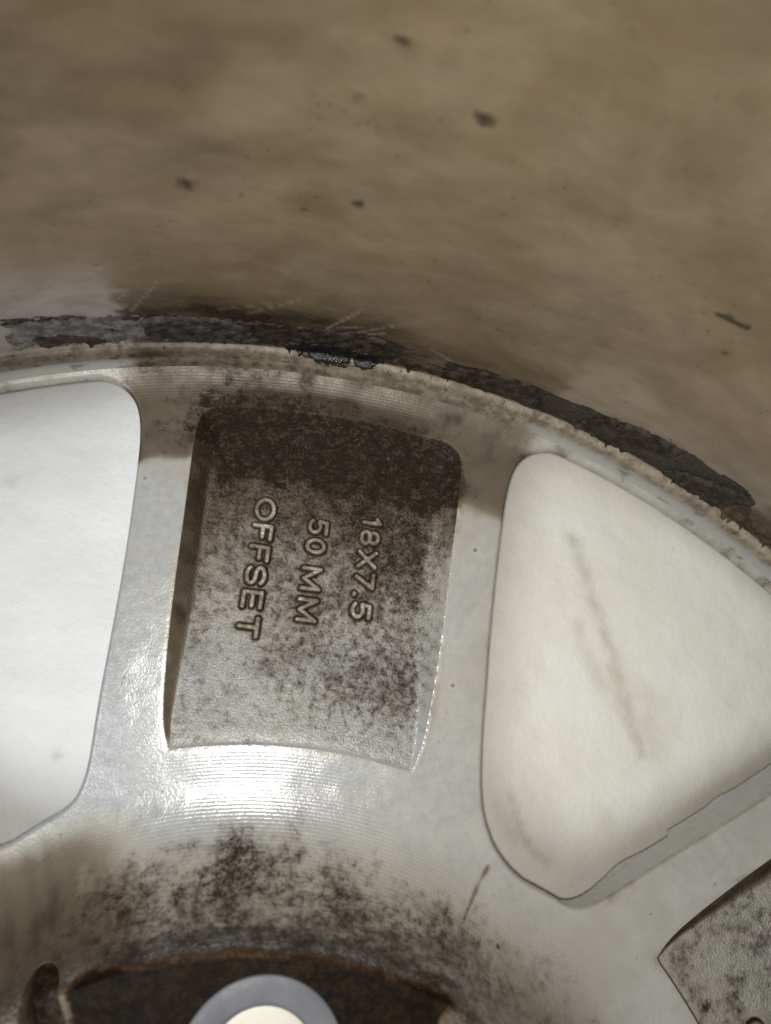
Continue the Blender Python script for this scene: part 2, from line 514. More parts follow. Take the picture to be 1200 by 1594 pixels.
def surface(x, y, dwin, hole):
    """height of the back of the cast centre and its wear attributes"""
    r, pl, k, u, v = fold(x, y)
    deg = np.degrees(pl)
    gdeg = np.degrees(np.arctan2(x, y))
    z = hub_profile(r)
    # pocket
    s = np.full(x.shape, -0.02)
    near = (r > 0.112) & (r < 0.204) & (np.abs(u) < 0.037)
    dn = seg_dist(u[near], v[near], POCK)
    s[near] = np.where(in_poly(u[near], v[near], POCK), dn, -dn)
    dep = pocket_depth(r)
    ww = np.maximum(dep * 1.05, 0.0004)
    t = np.clip(s / ww, 0, 1)
    z = z - dep * np.where(s > 0, 0.6 * np.sin(t * math.pi / 2) + 0.4 * t * t * (3 - 2 * t), 0)
    z = z - np.where(s > 0, 0, 0.00008 * np.exp(-(np.abs(s) / 0.0004) ** 2))
    inp = s > 0
    # window edge rounding and bolt-hole lead-in
    R = 0.0011
    q = np.clip(R - dwin, 0, R)
    z = z - (R - np.sqrt(R * R - q * q))
    # casting waviness
    z = z + (fbm(x * 120, y * 120, 21, 3) - 0.5) * 0.00028
    # hollow between two bolts in the hub face
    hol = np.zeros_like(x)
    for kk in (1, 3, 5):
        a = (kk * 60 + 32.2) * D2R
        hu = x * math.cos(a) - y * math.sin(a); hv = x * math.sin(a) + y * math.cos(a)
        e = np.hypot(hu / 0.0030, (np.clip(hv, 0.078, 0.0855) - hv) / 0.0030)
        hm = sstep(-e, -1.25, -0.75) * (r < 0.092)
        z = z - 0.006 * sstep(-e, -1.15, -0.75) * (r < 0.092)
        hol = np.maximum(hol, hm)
    # shallow relief in the mounting face
    z = z - 0.0012 * sstep(r, 0.0560, 0.0575) * 0

    n1 = fbm(x * 220, y * 220, 1); n2 = fbm(x * 60, y * 60, 2); n3 = fbm(x * 700, y * 700, 5, 3)
    film = np.zeros_like(x); soot = np.zeros_like(x); rust = np.zeros_like(x)
    groove = np.zeros_like(x); grain = np.full_like(x, 0.06); chalk = np.zeros_like(x)
    c = n1 - 0.5
    # land beside the pocket
    edge = r + (n2 - 0.5) * 0.0016
    hi = 0.35 * sstep(edge + (n1 - .5) * 0.003, 0.178, 0.190) + 0.65 * sstep(edge + (n1 - .5) * 0.0016, 0.1852 - 0.003 * (u > 0), 0.1884)  # darker towards the outer end of the spoke
    film = 0.01 + 0.07 * sstep(n2, 0.45, 0.75) + 0.13 * sstep(x, 0.0, 0.05) + hi * (0.62 - 0.10 * sstep(u, -0.03, 0.05)) + 0.28 * sstep(r, 0.193, 0.199) * (1 - sstep(np.abs(u + .004), 0.018, 0.036))  # x term: tan staining plus the warm right-hand light painted in
    soot = 0.00 + 0.10 * sstep(n1, 0.5, 0.8) + hi * 0.08
    film = film + 0.16 * np.exp(-(np.clip(dwin, 0, 1) / 0.0016) ** 2) * sstep(n1, .35, .8) + 0.22 * np.exp(-(s / 0.0016) ** 2) * (s < 0) * sstep(n1, .4, .7)
    soot = soot + hi * (0.22 * sstep(n1, .45, .7) + 0.12 * sstep(-u, -.02, .04))
    sd = np.where(k == 0, 1.0, 0.6)
    soot = soot + 0.38 * np.exp(-((s + 0.0015) / 0.0030) ** 2) * (v > 0.19) * sd + 0.30 * sstep(r, 0.1875, 0.194) * np.exp(-((u + 0.018) / 0.024) ** 2) * (s < 0) * sd
    groove = 0.55 * sstep(r, 0.1985, 0.2005) + 0.15 * sstep(r, 0.183, 0.196) * sstep(u, -0.02, 0.02)
    # lip by the barrel
    film = film + 0.0 * r
    lip = sstep(r, 0.2035, 0.206)
    film = np.where(r > 0.2035, film * (1 - lip) + lip * (0.26 + 0.4 * c + 0.40 * (1 - sstep(np.abs(deg) + c * 3, 12.5, 15.5))), film)
    # pocket dirt (spoke-specific)
    g = sstep(r, 0.135, 0.190)
    ps = 0.60 + 0.10 * g + 0.30 * (n2 - 0.5) + 0.10 * sstep(u, -0.005, 0.02) * sstep(r, 0.122, 0.14)
    ps = ps - 0.10 * (1 - sstep(r, 0.122, 0.138)) - 0.13 * np.exp(-(((u + 0.020) / 0.008) ** 2 + ((v - 0.148) / 0.022) ** 2))
    ps = ps - 0.15 * np.exp(-(((u + 0.004) / 0.010) ** 2 + ((v - 0.124) / 0.012) ** 2))
    pf = 0.10 + 0.44 * g + 0.10 * (n2 - 0.5)
    dark = 0.35 * sstep(edge + (n1 - 0.5) * 0.02, 0.168, 0.188) + 0.65 * np.maximum(sstep(edge + (n1 - 0.5) * 0.014 + (n3 - .5) * 0.008, 0.178, 0.194), 0.75 * sstep(r, .186, .196))
    ps = ps + dark * 0.44 + 0.25 * (n1 - .5) * dark; pf = pf + dark * 0.72
    lw = (1 - sstep(s + (n1 - .5) * 0.0012, ww * 0.62, ww * 1.05)) * sstep(-u, 0.020, 0.026) * sstep(r, 0.1185, 0.124) * (1 - sstep(r, .188, .194))
    pf = np.maximum(pf, (0.62 + 0.30 * sstep(r, .15, .185) + 0.4 * (n1 - .5)) * lw); ps = np.maximum(ps * (1 - 0.7 * lw), (0.26 + 0.3 * sstep(r, .15, .185)) * lw)
    rw = (1 - sstep(s, ww * .7, ww * 1.2)) * (u > 0)
    pf = pf * (1 - 0.35 * rw); 
    ps = np.where((rw > 0) & (r < 0.184), ps * (1 - 0.30 * rw), ps)
    k1 = (k == 1)
    ps = np.where(k1, 0.50 + 0.8 * (n1 - 0.5), ps); pf = np.where(k1, np.maximum(0.20 + 0.25 * (n2 - .3), 0.85 * (1 - sstep(s, ww * .8, ww * 1.4)) * (u < 0)), pf)
    # dirt held along the raised letters
    for kk, st in STROKES:
        m = (s > 0) & (k == kk) & (np.abs(u) < 0.022) & (r > 0.125) & (r < 0.184)
        dl = stroke_dist(u[m], v[m], st)
        halo = np.exp(-(np.clip(dl - 0.0005, 0, 1) / 0.00075) ** 2)
        pf[m] = np.maximum(pf[m], halo * 1.0)
        ps[m] = np.maximum(ps[m], halo * 0.66)
        z[m] = z[m] - 0.00018 * np.exp(-((dl - 0.0008) / 0.0004) ** 2)
    grain = np.where(inp, 1.0 * sstep(s, 0.0, 0.004) * (1 - 0.35 * (r < 0.135)) + 0.1, grain)
    groove = np.where(inp, 0, groove)
    # turned fillet round the hub
    fl = (r < 0.1205) & ~inp
    tz = sstep(-r, -0.1195, -0.1165)
    angm = np.exp(-((gdeg - 2.0) / 21.0) ** 2)
    tg = sstep(-r, -0.1195, -0.1175) * (1 - sstep(np.abs(gdeg), 8, 15)) + sstep(-r, -0.1085, -0.105) * sstep(np.abs(gdeg), 8, 15)
    groove = np.where(fl, 0.75 * tg * (0.4 + 0.6 * np.exp(-((gdeg - 8) / 26) ** 2)), groove)
    fs = sstep(-r + (n2 - 0.5) * 0.008, -0.1085, -0.091)
    soot = np.where(fl, 0.10 * n1 + fs * (0.5 + 0.9 * n2) * (0.34 + 0.42 * np.exp(-((gdeg - 3) / 27.0) ** 2)) + 0.05, soot)
    film = np.where(fl, film * (1 - tz) + tz * (0.03 + 0.10 * sstep(x, -0.01, 0.04) + 0.24 * sstep(-r, -0.108, -0.09) + 0.46 * sstep(-gdeg, 14, 25) * sstep(-r, -0.113, -0.104) + 0.10 * sstep(n2, .4, .7) * sstep(gdeg, 25, 40)), film)  # x term again adds tan staining and painted warm light
    chalk = np.where(fl, 0.05 * sstep(-r, -0.093, -0.088) + 0.55 * sstep(n2, 0.5, 0.7) * sstep(gdeg, 20, 32) * sstep(-r, -0.108, -0.098), 0)
    # black crumbs baked on below the pocket
    for px, py, rr, a in ((4.2, 107.5, 2.0, 0.3), (4.0, 99.0, 1.8, .32), (-10.5, 101.0, 4.0, .22), (-9.0, 97.0, 5.0, .18), (-19, 99, 2.2, .25), (10, 101, 5, .18), (18, 98, 4, .16), (2, 104, 2.5, .3), (-27, 104, 1.6, .3), (-29, 108, 1.3, .2)):
        soot = np.maximum(soot, soot + a * np.exp(-(((x * 1000 - px) / rr) ** 2 + ((y * 1000 - py) / rr) ** 2)))
    # scratch-like runs of brown on the web right of the spoke
    run = seg_dist(x, y, [(0.0465, 0.0985), (0.0405, 0.0885)], False)
    film = np.maximum(film, 0.55 * np.exp(-((run + (n1 - .5) * 0.002) / 0.0011) ** 2) * (r < 0.112))
    # vertical brown runs at the left
    for a0 in (-34.5, -31.5, -28.6, -26.5):
        film = film + 0.06 * np.exp(-((gdeg - a0 + (n1 - .5) * 1.6) / 0.7) ** 2) * (r < 0.110) * (r > 0.088)
    # mounting face
    pad = sstep(-r + (n1 - 0.5) * 0.0016, -0.0868, -0.0836)
    arcm = 1 - sstep(np.abs(deg) + (n1 - .5) * 5, 23.5, 25.5)
    rust = pad * (0.25 + 0.75 * arcm) * (0.92 + 0.25 * sstep(n2, .35, .6))
    film = np.where(r < 0.0855, 0.6, film); soot = np.where(r < 0.0855, 0.55, soot); chalk = np.where(r < 0.0835, 0.06, chalk)
    ring = np.exp(-((r - 0.0852) / 0.0012) ** 2)
    chalk = chalk + 0.5 * ring * sstep(n1, 0.45, 0.62)
    rust = rust + 0.35 * np.exp(-((r - 0.0852) / 0.0014) ** 2) * sstep(n2, 0.45, 0.62)
    soot = np.where(fl & (r > 0.0836), np.maximum(soot, 0.95 * (1 - sstep(r, 0.0866, 0.0905)) * (1 - sstep(np.abs(gdeg - 2), 20, 34))), soot)
    grain = np.where(r < 0.0862, 0.08, grain)
    pf = np.clip(pf, 0, 1); ps = np.clip(ps, 0, 1)
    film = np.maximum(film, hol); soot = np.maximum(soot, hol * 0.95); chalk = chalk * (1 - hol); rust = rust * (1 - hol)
    return z, dict(film=np.clip(film, 0, 1), soot=np.clip(soot, 0, 1), rust=np.clip(rust, 0, 1), groove=np.clip(groove, 0, 1), grain=np.clip(grain, 0, 1), chalk=np.clip(chalk, 0, 1), pfilm=pf, psoot=ps, sdist=np.clip(s * 1000, -1, 1))

def vnormals(V, loops, starts, totals):
    tri = []
    for n in (3, 4, 5, 6):
        m = totals == n
        if m.any():
            idx = starts[m][:, None] + np.arange(n)[None, :]
            f = loops[idx]
            for j in range(1, n - 1):
                tri.append(f[:, [0, j, j + 1]])
    T = np.concatenate(tri)
    fn = np.cross(V[T[:, 1]] - V[T[:, 0]], V[T[:, 2]] - V[T[:, 0]])
    N = np.zeros_like(V)
    for j in range(3):
        for c in range(3):
            N[:, c] += np.bincount(T[:, j], fn[:, c], len(V))
    N /= (np.linalg.norm(N, axis=1)[:, None] + 1e-20)
    return N

def build_centre(wheel):
    def axis(lo, a, b, hi, h, H):
        return np.concatenate([np.linspace(lo, a, max(2, int((a - lo) / H)), endpoint=False), np.arange(a, b, h), np.linspace(b, hi, max(2, int((hi - b) / H)))])
    xs = axis(-0.2115, -0.086, 0.128, 0.2115, 0.00024, 0.0016)
    ys = axis(-0.2115, 0.062, 0.2105, 0.2118, 0.00024, 0.0016)
    nx, ny = len(xs), len(ys)
    X, Y = np.meshgrid(xs, ys, indexing='ij')
    # pull the grid lines onto the pocket outline so that its crease is clean
    xf, yf = X.ravel().copy(), Y.ravel().copy()
    def pock(a, b):
        _, _, _, u_, v_ = fold(a, b)
        d_ = seg_dist(u_, v_, POCK)
        return np.where(in_poly(u_, v_, POCK), d_, -d_)
    r_, _, _, u_, v_ = fold(xf, yf)
    idx = np.nonzero((r_ > 0.115) & (r_ < 0.2015) & (np.abs(u_) < 0.0345) & ((np.abs(u_) > 0.026) | (r_ < 0.1215) | (r_ > 0.196)))[0]
    sp_ = pock(xf[idx], yf[idx])
    idx = idx[np.abs(sp_) < 0.000135]
    px_, py_ = xf[idx], yf[idx]
    sp_ = pock(px_, py_); e_ = 0.00005
    gx_ = pock(px_ + e_, py_) - pock(px_ - e_, py_); gy_ = pock(px_, py_ + e_) - pock(px_, py_ - e_)
    g_ = np.hypot(gx_, gy_) + 1e-12
    xf[idx] -= sp_ * gx_ / g_; yf[idx] -= sp_ * gy_ / g_
    oncr = np.zeros(nx * ny, bool); oncr[idx] = True
    X, Y = xf.reshape(nx, ny), yf.reshape(nx, ny)
    S, dw, ho = solid(X.ravel(), Y.ravel())
    S = S.reshape(nx, ny)
    ins = S > 0
    c4 = ins[:-1, :-1].astype(int) + ins[1:, :-1] + ins[1:, 1:] + ins[:-1, 1:]
    gid = np.arange(nx * ny).reshape(nx, ny)
    fi, fj = np.nonzero(c4 == 4)
    Q = np.stack([gid[fi, fj], gid[fi + 1, fj], gid[fi + 1, fj + 1], gid[fi, fj + 1]], 1)
    cr = oncr[Q]
    d1 = cr[:, 0] & cr[:, 2] & ~cr[:, 1] & ~cr[:, 3]; d2 = cr[:, 1] & cr[:, 3] & ~cr[:, 0] & ~cr[:, 2]
    TRI = np.concatenate([Q[d1][:, [0, 1, 2]], Q[d1][:, [0, 2, 3]], Q[d2][:, [1, 2, 3]], Q[d2][:, [1, 3, 0]]])
    Q = Q[~(d1 | d2)]
    extra = []; ekey = {}; polys = []; segs = []
    def cross(a, b):
        key = (a, b) if a < b else (b, a)
        if key not in ekey:
            a, b = key
            ia, ja = divmod(a, ny); ib, jb = divmod(b, ny)
            sa, sb = S[ia, ja], S[ib, jb]
            t = sa / (sa - sb)
            ekey[key] = nx * ny + len(extra)
            extra.append((xs[ia] + (xs[ib] - xs[ia]) * t, ys[ja] + (ys[jb] - ys[ja]) * t))
        return ekey[key]
    for i, j in zip(*np.nonzero((c4 > 0) & (c4 < 4))):
        cs = [(i, j), (i + 1, j), (i + 1, j + 1), (i, j + 1)]
        poly = []; out = []; 
        for n in range(4):
            a = cs[n]; b = cs[(n + 1) % 4]
            if ins[a]:
                poly.append(gid[a])
            if ins[a] != ins[b]:
                e = cross(int(gid[a]), int(gid[b])); poly.append(e)
                out.append((e, ins[a]))
        if len(poly) >= 3:
            polys.append(poly)
            if len(out) == 2:
                (e0, l0), (e1, l1) = out
                segs.append((e0, e1) if l0 else (e1, e0))
    ex = np.array(extra)
    AX = np.concatenate([X.ravel(), ex[:, 0]]); AY = np.concatenate([Y.ravel(), ex[:, 1]])
    used = np.zeros(len(AX), bool); used[Q.ravel()] = True; used[TRI.ravel()] = True
    for p in polys:
        used[p] = True
    remap = -np.ones(len(AX), int); remap[used] = np.arange(used.sum())
    x = AX[used]; y = AY[used]
    isx = np.zeros(len(AX), bool); isx[nx * ny:] = True; isx = isx[used]
    Sx, dwin, hole = solid(x, y)
    z, at = surface(x, y, np.where(isx & (dwin < 0.0005), 0, np.maximum(dwin, 0)), hole)
    V = np.stack([x, y, z], 1)
    Q = remap[Q]
    TRI = remap[TRI]
    loops = [Q.ravel(), TRI.ravel()]; totals = [np.full(len(Q), 4), np.full(len(TRI), 3)]
    pl = [[remap[i] for i in p] for p in polys]
    loops.append(np.array([i for p in pl for i in p])); totals.append(np.array([len(p) for p in pl]))
    # walls of the windows, bolt holes and bore
    sg = np.array([(remap[a], remap[b]) for a, b in segs])
    rm = np.hypot(V[sg[:, 0], 0], V[sg[:, 0], 1])
    sg = sg[rm < R_OUT - 0.0004]
    cid = np.unique(sg); pos = -np.ones(len(V), int); pos[cid] = np.arange(len(cid))
    bx, by, bz = V[cid].T
    r, plr, kk, u, v = fold(bx, by)
    _, dw2, ho2 = solid(bx, by)
    iswin = np.abs(dw2) < 0.0006
    # outward direction (into the opening) from the distance field
    e = 0.0004
    gx = solid(bx + e, by)[0] - solid(bx - e, by)[0]; gy = solid(bx, by + e)[0] - solid(bx, by - e)[0]
    gl = np.hypot(gx, gy) + 1e-12; gx /= gl; gy /= gl
    depth = np.where(iswin, 0.022, 0.028)
    side = (u < 0)
    step = sstep(v, 0.1370, 0.1402)
    depth = np.where(iswin & side & (r < 0.203), 0.0060 + 0.0045 * sstep(r, 0.112, 0.130) + 0.0035 * step, depth)
    depth = depth + np.where(iswin & side, 0.0007 * np.exp(-((v - 0.1235) / 0.0045) ** 2) + 0.0006 * np.exp(-((v - 0.157) / 0.0040) ** 2), 0)
    out_ = sstep(r, 0.1985, 0.2050) * iswin
    depth = depth * (1 - out_) + 0.0035 * out_
    depth = np.where(~iswin & (r < 0.09), 0.004, depth)
    side = (u < 0)
    dr = np.where(iswin, np.where(side & (r > 0.1135), -0.03, -0.25) * (1 - out_) - 0.95 * out_, 0.0)
    lev = [0.0006, 0.002, 0.005, 0.009, 1.0]
    base = len(V); nC = len(cid)
    newV = []; newA = {a: [] for a in at}
    for li, l in enumerate(lev):
        dz = np.minimum(l, depth) if li < 4 else depth
        lump = np.where(iswin & side, 0.0003 * np.exp(-((v - 0.1235) / 0.0040) ** 2) * (li >= 3) + 0.0003 * np.exp(-((v - 0.157) / 0.0035) ** 2) * (li >= 3), 0)
        off = dz * dr + lump
        newV.append(np.stack([bx - gx * off, by - gy * off, bz - dz], 1))
        for a in at:
            val = at[a][cid] * 0
            if a == 'sdist':
                val = val - 1
            if a == 'film':
                val = val + np.where(iswin, 0.04, 0.5)
            if a == 'soot':
                val = val + np.where(iswin, 0.02, 0.4)
            if a == 'grain':
                val = val + 0.02
            newA[a].append(val)
    V = np.concatenate([V] + newV)
    for a in at:
        at[a] = np.concatenate([at[a]] + newA[a])
    W = []
    a = pos[sg[:, 0]]; b = pos[sg[:, 1]]
    pa, pb = sg[:, 0], sg[:, 1]
    for li in range(len(lev)):
        na, nb = base + li * nC + a, base + li * nC + b
        W.append(np.stack([pb, pa, na, nb], 1)); pa, pb = na, nb
    W = np.concatenate(W)
    loops.append(W.ravel()); totals.append(np.full(len(W), 4))
    loops = np.concatenate(loops); totals = np.concatenate(totals)
    starts = np.concatenate(([0], np.cumsum(totals)[:-1]))
    NRM = vnormals(V, loops, starts, totals)
    # split into hub, six spokes and the outer web
    fid = np.repeat(np.arange(len(totals)), totals)
    fx = np.bincount(fid, V[loops, 0]) / totals; fy = np.bincount(fid, V[loops, 1]) / totals
    fr = np.hypot(fx, fy)
    fk = np.round(np.arctan2(fx, fy) / (math.pi / 3)).astype(int) % 6
    part = np.where(fr < 0.1085, 6, np.where(fr > 0.2037, 7, fk))
    res = {}
    for pi in range(8):
        fm = part == pi
        lm = fm[fid]
        lp = loops[lm]; tt = totals[fm]
        uu, inv = np.unique(lp, return_inverse=True)
        nm = 'spoke' if pi < 6 else ('hub' if pi == 6 else 'rim_flange')
        res[pi] = mesh_obj(nm, V[uu], (inv, np.concatenate(([0], np.cumsum(tt)[:-1])), tt), M_ALLOY, wheel, {a: at[a][uu] for a in at}, NRM[uu])
    return res

# ---- turned barrel
PROF = [(209.5, 2.283), (210.0, 3.1), (210.45, 4.6), (210.75, 6.2), (211.0, 7.6), (211.25, 8.25), (211.7, 8.55), (212.3, 8.7), (212.75, 9.0),
        (212.95, 9.6), (213.05, 11), (213.2, 15), (213.4, 20), (213.6, 24), (213.9, 28), (214.5, 34), (215.2, 42), (215.9, 52), (216.6, 64), (217.4, 78), (218.2, 92),
        (219.0, 106), (220.0, 122), (221.2, 140), (223, 156), (226, 168), (229, 173.5), (232, 174.5), (234.5, 173), (235.5, 168), (234.0, 163.5), (229.5, 161), (228.5, 150), (227, 142),
        (221, 132), (219, 110), (217.6, 60), (217.4, 20), (222, 5), (228.4, -2), (228.9, -12), (231, -15), (236, -16), (237.5, -18), (238, -24), (237, -29), (234.5, -30.8), (231.5, -30.6), (228.5, -27), (225, -19), (219, -10), (213, -4.2), (210.6, -1.6), (209.6, 0.5), (209.5, 2.283)]
def barrel_profile():
    P = np.array(PROF) * MM
    out = [P[0]]
    for i in range(len(P) - 1):
        a, b = P[i], P[i + 1]
        L = np.linalg.norm(b - a)
        inside = i < 26
        h = 0.0006 if inside else 0.006
        if 13 <= i < 26:
            h = 0.0012
        n = max(1, int(L / h))
        for j in range(1, n + 1):
            out.append(a + (b - a) * j / n)
    return np.array(out)
def prof_r(z):
    P = np.array(PROF[:26])
    return np.interp(z, P[:, 1] * MM, P[:, 0] * MM)
BAR_SPOTS = [(-0.85, 93, 2.0, .9), (-2.04, 82.4, 2.0, .75), (2.98, 84.2, 2.6, .95), (-9.2, 60, 2.6, .95), (-6.75, 58.6, 1.1, .9), (-3.7, 56.7, 1.2, .9), (-1.26, 60.5, 1.8, .95), (0.84, 51.5, 0.9, .8),
             (3.24, 50, 1.1, .9), (3.3, 43, 0.9, .7), (19.2, 54.8, 1.5, .9), (12.6, 62.4, 1.3, .5), (-14, 66, 2.4, .35), (-18, 84, 3, .5), (-16, 88, 2, .4), (8.5, 88, 3, .35), (21.5, 22.5, 0.7, .9), (0.4, 45, .7, .6), (9, 52, 1.0, .4), (6, 66, 1.2, .35), (23.5, 40, 1.2, .5)]
BAND_UP = np.array([(-60, 21), (-20.3, 22.3), (-13.8, 20.3), (-11.6, 19.4), (-3.2, 19.6), (2.1, 20.2), (6.5, 17.0), (9, 18.0), (12.5, 19.3), (17.3, 19.6), (23, 22.0), (28, 21.3), (29.5, 14), (60, 14)])
def build_barrel(wheel):
    P = barrel_profile()
    th = np.concatenate([np.arange(-27, 41, 0.085), np.arange(41, 332.9, 1.5)]) * D2R
    nt, npf = len(th), len(P)
    s = np.concatenate(([0], np.cumsum(np.linalg.norm(np.diff(P, axis=0), axis=1))))
    TH, RR = np.meshgrid(th, P[:, 0], indexing='ij'); ZZ = np.broadcast_to(P[:, 1], TH.shape); SS = np.broadcast_to(s, TH.shape)
    inner = np.broadcast_to((np.arange(npf) < np.searchsorted(s, s[-1] * 0.9)), TH.shape)
    a = np.degrees(TH); a = np.where(a > 180, a - 360, a); a_ = a.ravel(); z = ZZ.ravel() * 1000; uu = a_ * D2R * 210
    n1 = fbm(uu * .22, z * .55, 31); n2 = fbm(uu * 0.05, z * 0.08, 33); n3 = fbm(uu * .9, z * 1.4, 35, 3)
    film = 0.10 * sstep(n2, 0.4, 0.7) + 0.26 * sstep(-a_ + (n2 - .5) * 12, -2, 15) * sstep(z + (n2 - .5) * 30, 45, 85); soot = np.zeros_like(z); tar = np.zeros_like(z); clean = np.zeros_like(z)  # film's second term paints in upper-left shading that the lamps don't give
    sp = np.abs(((a_ + 30) % 60) - 30)                    # angle from the nearest spoke axis
    sh = 1 - sstep(sp + (n1 - 0.5) * 1.6 + (n3 - .5) * .8, 13.2, 14.6)     # darker zone behind the spoke
    up = np.interp(a_, BAND_UP[:, 0], BAND_UP[:, 1])
    above = z - up
    film = film + sh * 0.80 * np.exp(-(np.clip(above, 0, 99) / 9.0) ** 2) * (z > 9) * (0.5 + 0.5 * sstep(-a_, -9, 2)) + sh * 0.16 * (1 - sstep(z, 30, 75))
    clean = (1 - sh) * (z > 9) * np.exp(-((z - 21) / 16.0) ** 2) * (0.35 + 0.65 * (a_ < 0)) + 0.10 * sstep(n2, .5, .75)
    for sa, sz, sr, am in BAR_SPOTS:
        sr = sr * 0.68; am = am * 0.88
        d = np.hypot((a_ - sa) * D2R * 216 * 0.72, (z - sz) * 1.0 + (a_ - sa) * 0.5) + (n3 - .5) * sr * 0.9
        soot = np.maximum(soot, am * np.exp(-(d / sr) ** 2))
    for (s0, z0, s1, z1, w, am) in ((15.5, 60, 17.5, 64.5, .7, .5), (16.8, 62.6, 18.3, 63.1, .9, .9), (11, 64, 13, 66, .5, .35), (14.4, 67, 15.8, 65, .7, .4), (23, 52, 25, 47, .6, .5), (6, 36, 9, 33, .5, .5)):
        d = seg_dist(uu, z, [(s0 * D2R * 216, z0), (s1 * D2R * 216, z1)], False)
        soot = np.maximum(soot, am * np.exp(-((d + (n3 - .5) * .8) / w) ** 2))
    # smears of old adhesive between and under the raised lumps
    inb = sstep(z, 8.6, 9.4) * (1 - sstep(z + (n1 - .5) * 3, up - 1.0, up + 0.2))
    dens = np.interp(a_, [-26, -20.8, -19.5, -14.6, -13.0, -10.5, -8, -3, 2.5, 3.6, 6.2, 7.0, 12, 14.5, 16, 20, 26, 29, 30, 33], [0, 0.10, .26, .26, .46, .66, .95, 1, .95, .45, .42, .98, .9, .62, .72, .8, .8, .7, .15, 0.0])
    tar = inb * (dens + (n1 - .5) * 0.25)
    clean = clean * (1 - inb * sstep(dens, .4, .9))
    tar = tar + 0.55 * np.exp(-((above + 0.2) / 0.8) ** 2) * (a_ > -20.5) * (a_ < -10) * sstep(fbm(uu * .3, z * .1, 44), .42, .6)
    film = film + 0.75 * sstep(a_, 27.5, 29.5) * (1 - sstep(a_, 36, 42)) * (z > 9) * (1 - sstep(z + (n1 - .5) * 8, 15, 24))
    # lip below the band
    lip = (z < 9.0)
    film = np.where(lip, 0.04 + 0.35 * sh * (1 - sstep(z, 3.0, 4.5)) + 0.30 * sh * sstep(-a_, 2, 10) + 0.5 * sstep(n1, .62, .78) + 0.5 * sstep(-a_, 9, 13) * sstep(z, 4.2, 5.6), film)
    clean = np.where(lip, (1 - sh) * 0.75 * (1 - sstep(z, 4.0, 6.5)) + .10, clean)
    soot = np.where(lip, 0.7 * sstep(fbm(uu * 1.3, z * 1.6, 77, 3), .60, .78) * (.3 + .7 * sh), soot)
    # wet bleed over the lip
    for sa, wd, ln in ((-1.0, 1.5, 4.5), (1.2, .8, 3.0), (-2.4, .6, 2.0)):
        tar = np.maximum(tar, np.where(lip, 0.9 * np.exp(-((a_ - sa) / wd) ** 2) * sstep(z + (n3 - .5) * 4, 9 - ln, 9.2 - ln * .4), 0))
    # light scratches through the dirt
    for (a0, z0, a1, z1, am) in ((-1.6, 19.5, .2, 29, .6), (.3, 20, 2.6, 26.5, .6), (-6.4, 22, -3.5, 29, .45), (-1.0, 20.5, .5, 22.5, .6), (1.0, 20, 1.9, 22, .7), (-13, 22, -11.2, 32, .5), (-14.4, 22, -12.8, 30, .4), (5.0, 20, 6.5, 17.5, .5), (-8, 23, -5, 27, .35), (17.6, 20, 17.9, 23.5, .9), (-19, 26, -17, 32, .4)):
        d = seg_dist(uu, z, [(a0 * D2R * 213, z0), (a1 * D2R * 213, z1)], False)
        q = am * np.exp(-((d + (n3 - .5) * .5) / .38) ** 2)
        clean = np.maximum(clean, q); film = film * (1 - q); tar = tar * (1 - q)
    rr = RR.ravel() + (n2 - .5) * 0.0006 * (z > 12)
    V = np.stack([rr * np.sin(TH.ravel()), rr * np.cos(TH.ravel()), ZZ.ravel()], 1)
    uv = np.stack([TH.ravel() * 0.212, SS.ravel()], 1)
    q = grid_faces(nt, npf, True)[:, ::-1]
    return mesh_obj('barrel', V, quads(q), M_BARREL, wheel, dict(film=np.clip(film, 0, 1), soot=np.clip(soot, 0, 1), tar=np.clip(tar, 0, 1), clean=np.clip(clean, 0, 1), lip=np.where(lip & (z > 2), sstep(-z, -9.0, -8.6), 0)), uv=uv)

# ---- raised lumps of old weight adhesive on the barrel wall, outlines in (degrees, mm of height)
def adhesive(parent, outline, thick, mat, seed, label=None, rag=0.9):
    ol = np.array(outline, float)
    K = D2R * 213.0
    poly = [(p[0] * K, p[1]) for p in ol]
    us = np.arange(min(p[0] for p in poly) - 1, max(p[0] for p in poly) + 1, 0.28)
    vs = np.arange(min(p[1] for p in poly) - 1, max(p[1] for p in poly) + 1, 0.28)
    U, Vv = np.meshgrid(us, vs, indexing='ij'); u = U.ravel(); v = Vv.ravel()
    n = fbm(u * .7, v * .7, seed, 4) - .5
    d = seg_dist(u, v, poly); ins = in_poly(u, v, poly)
    sd = np.where(ins, d, -d) + n * rag * 1.6
    h = thick * sstep(sd, -0.25, 0.55) * (0.62 + 0.9 * (fbm(u * .35, v * .35, seed + 3) - .2)) + (n * 0.35 * thick) * (sd > 0)
    h = np.where(sd < -0.2, -0.35, h)
    q = grid_faces(len(us), len(vs))
    keep = (sd[q] > -0.55).any(1)
    q = q[keep]
    uu, inv = np.unique(q, return_inverse=True)
    a = u[uu] / K * D2R; z = v[uu] * MM
    r = prof_r(z) - h[uu] * MM
    V = np.stack([r * np.sin(a), r * np.cos(a), z], 1)
    o = mesh_obj('adhesive_residue', V, quads(inv.reshape(-1, 4)[:, ::-1]), mat, parent)
    if label:
        o['label'] = label
    return o

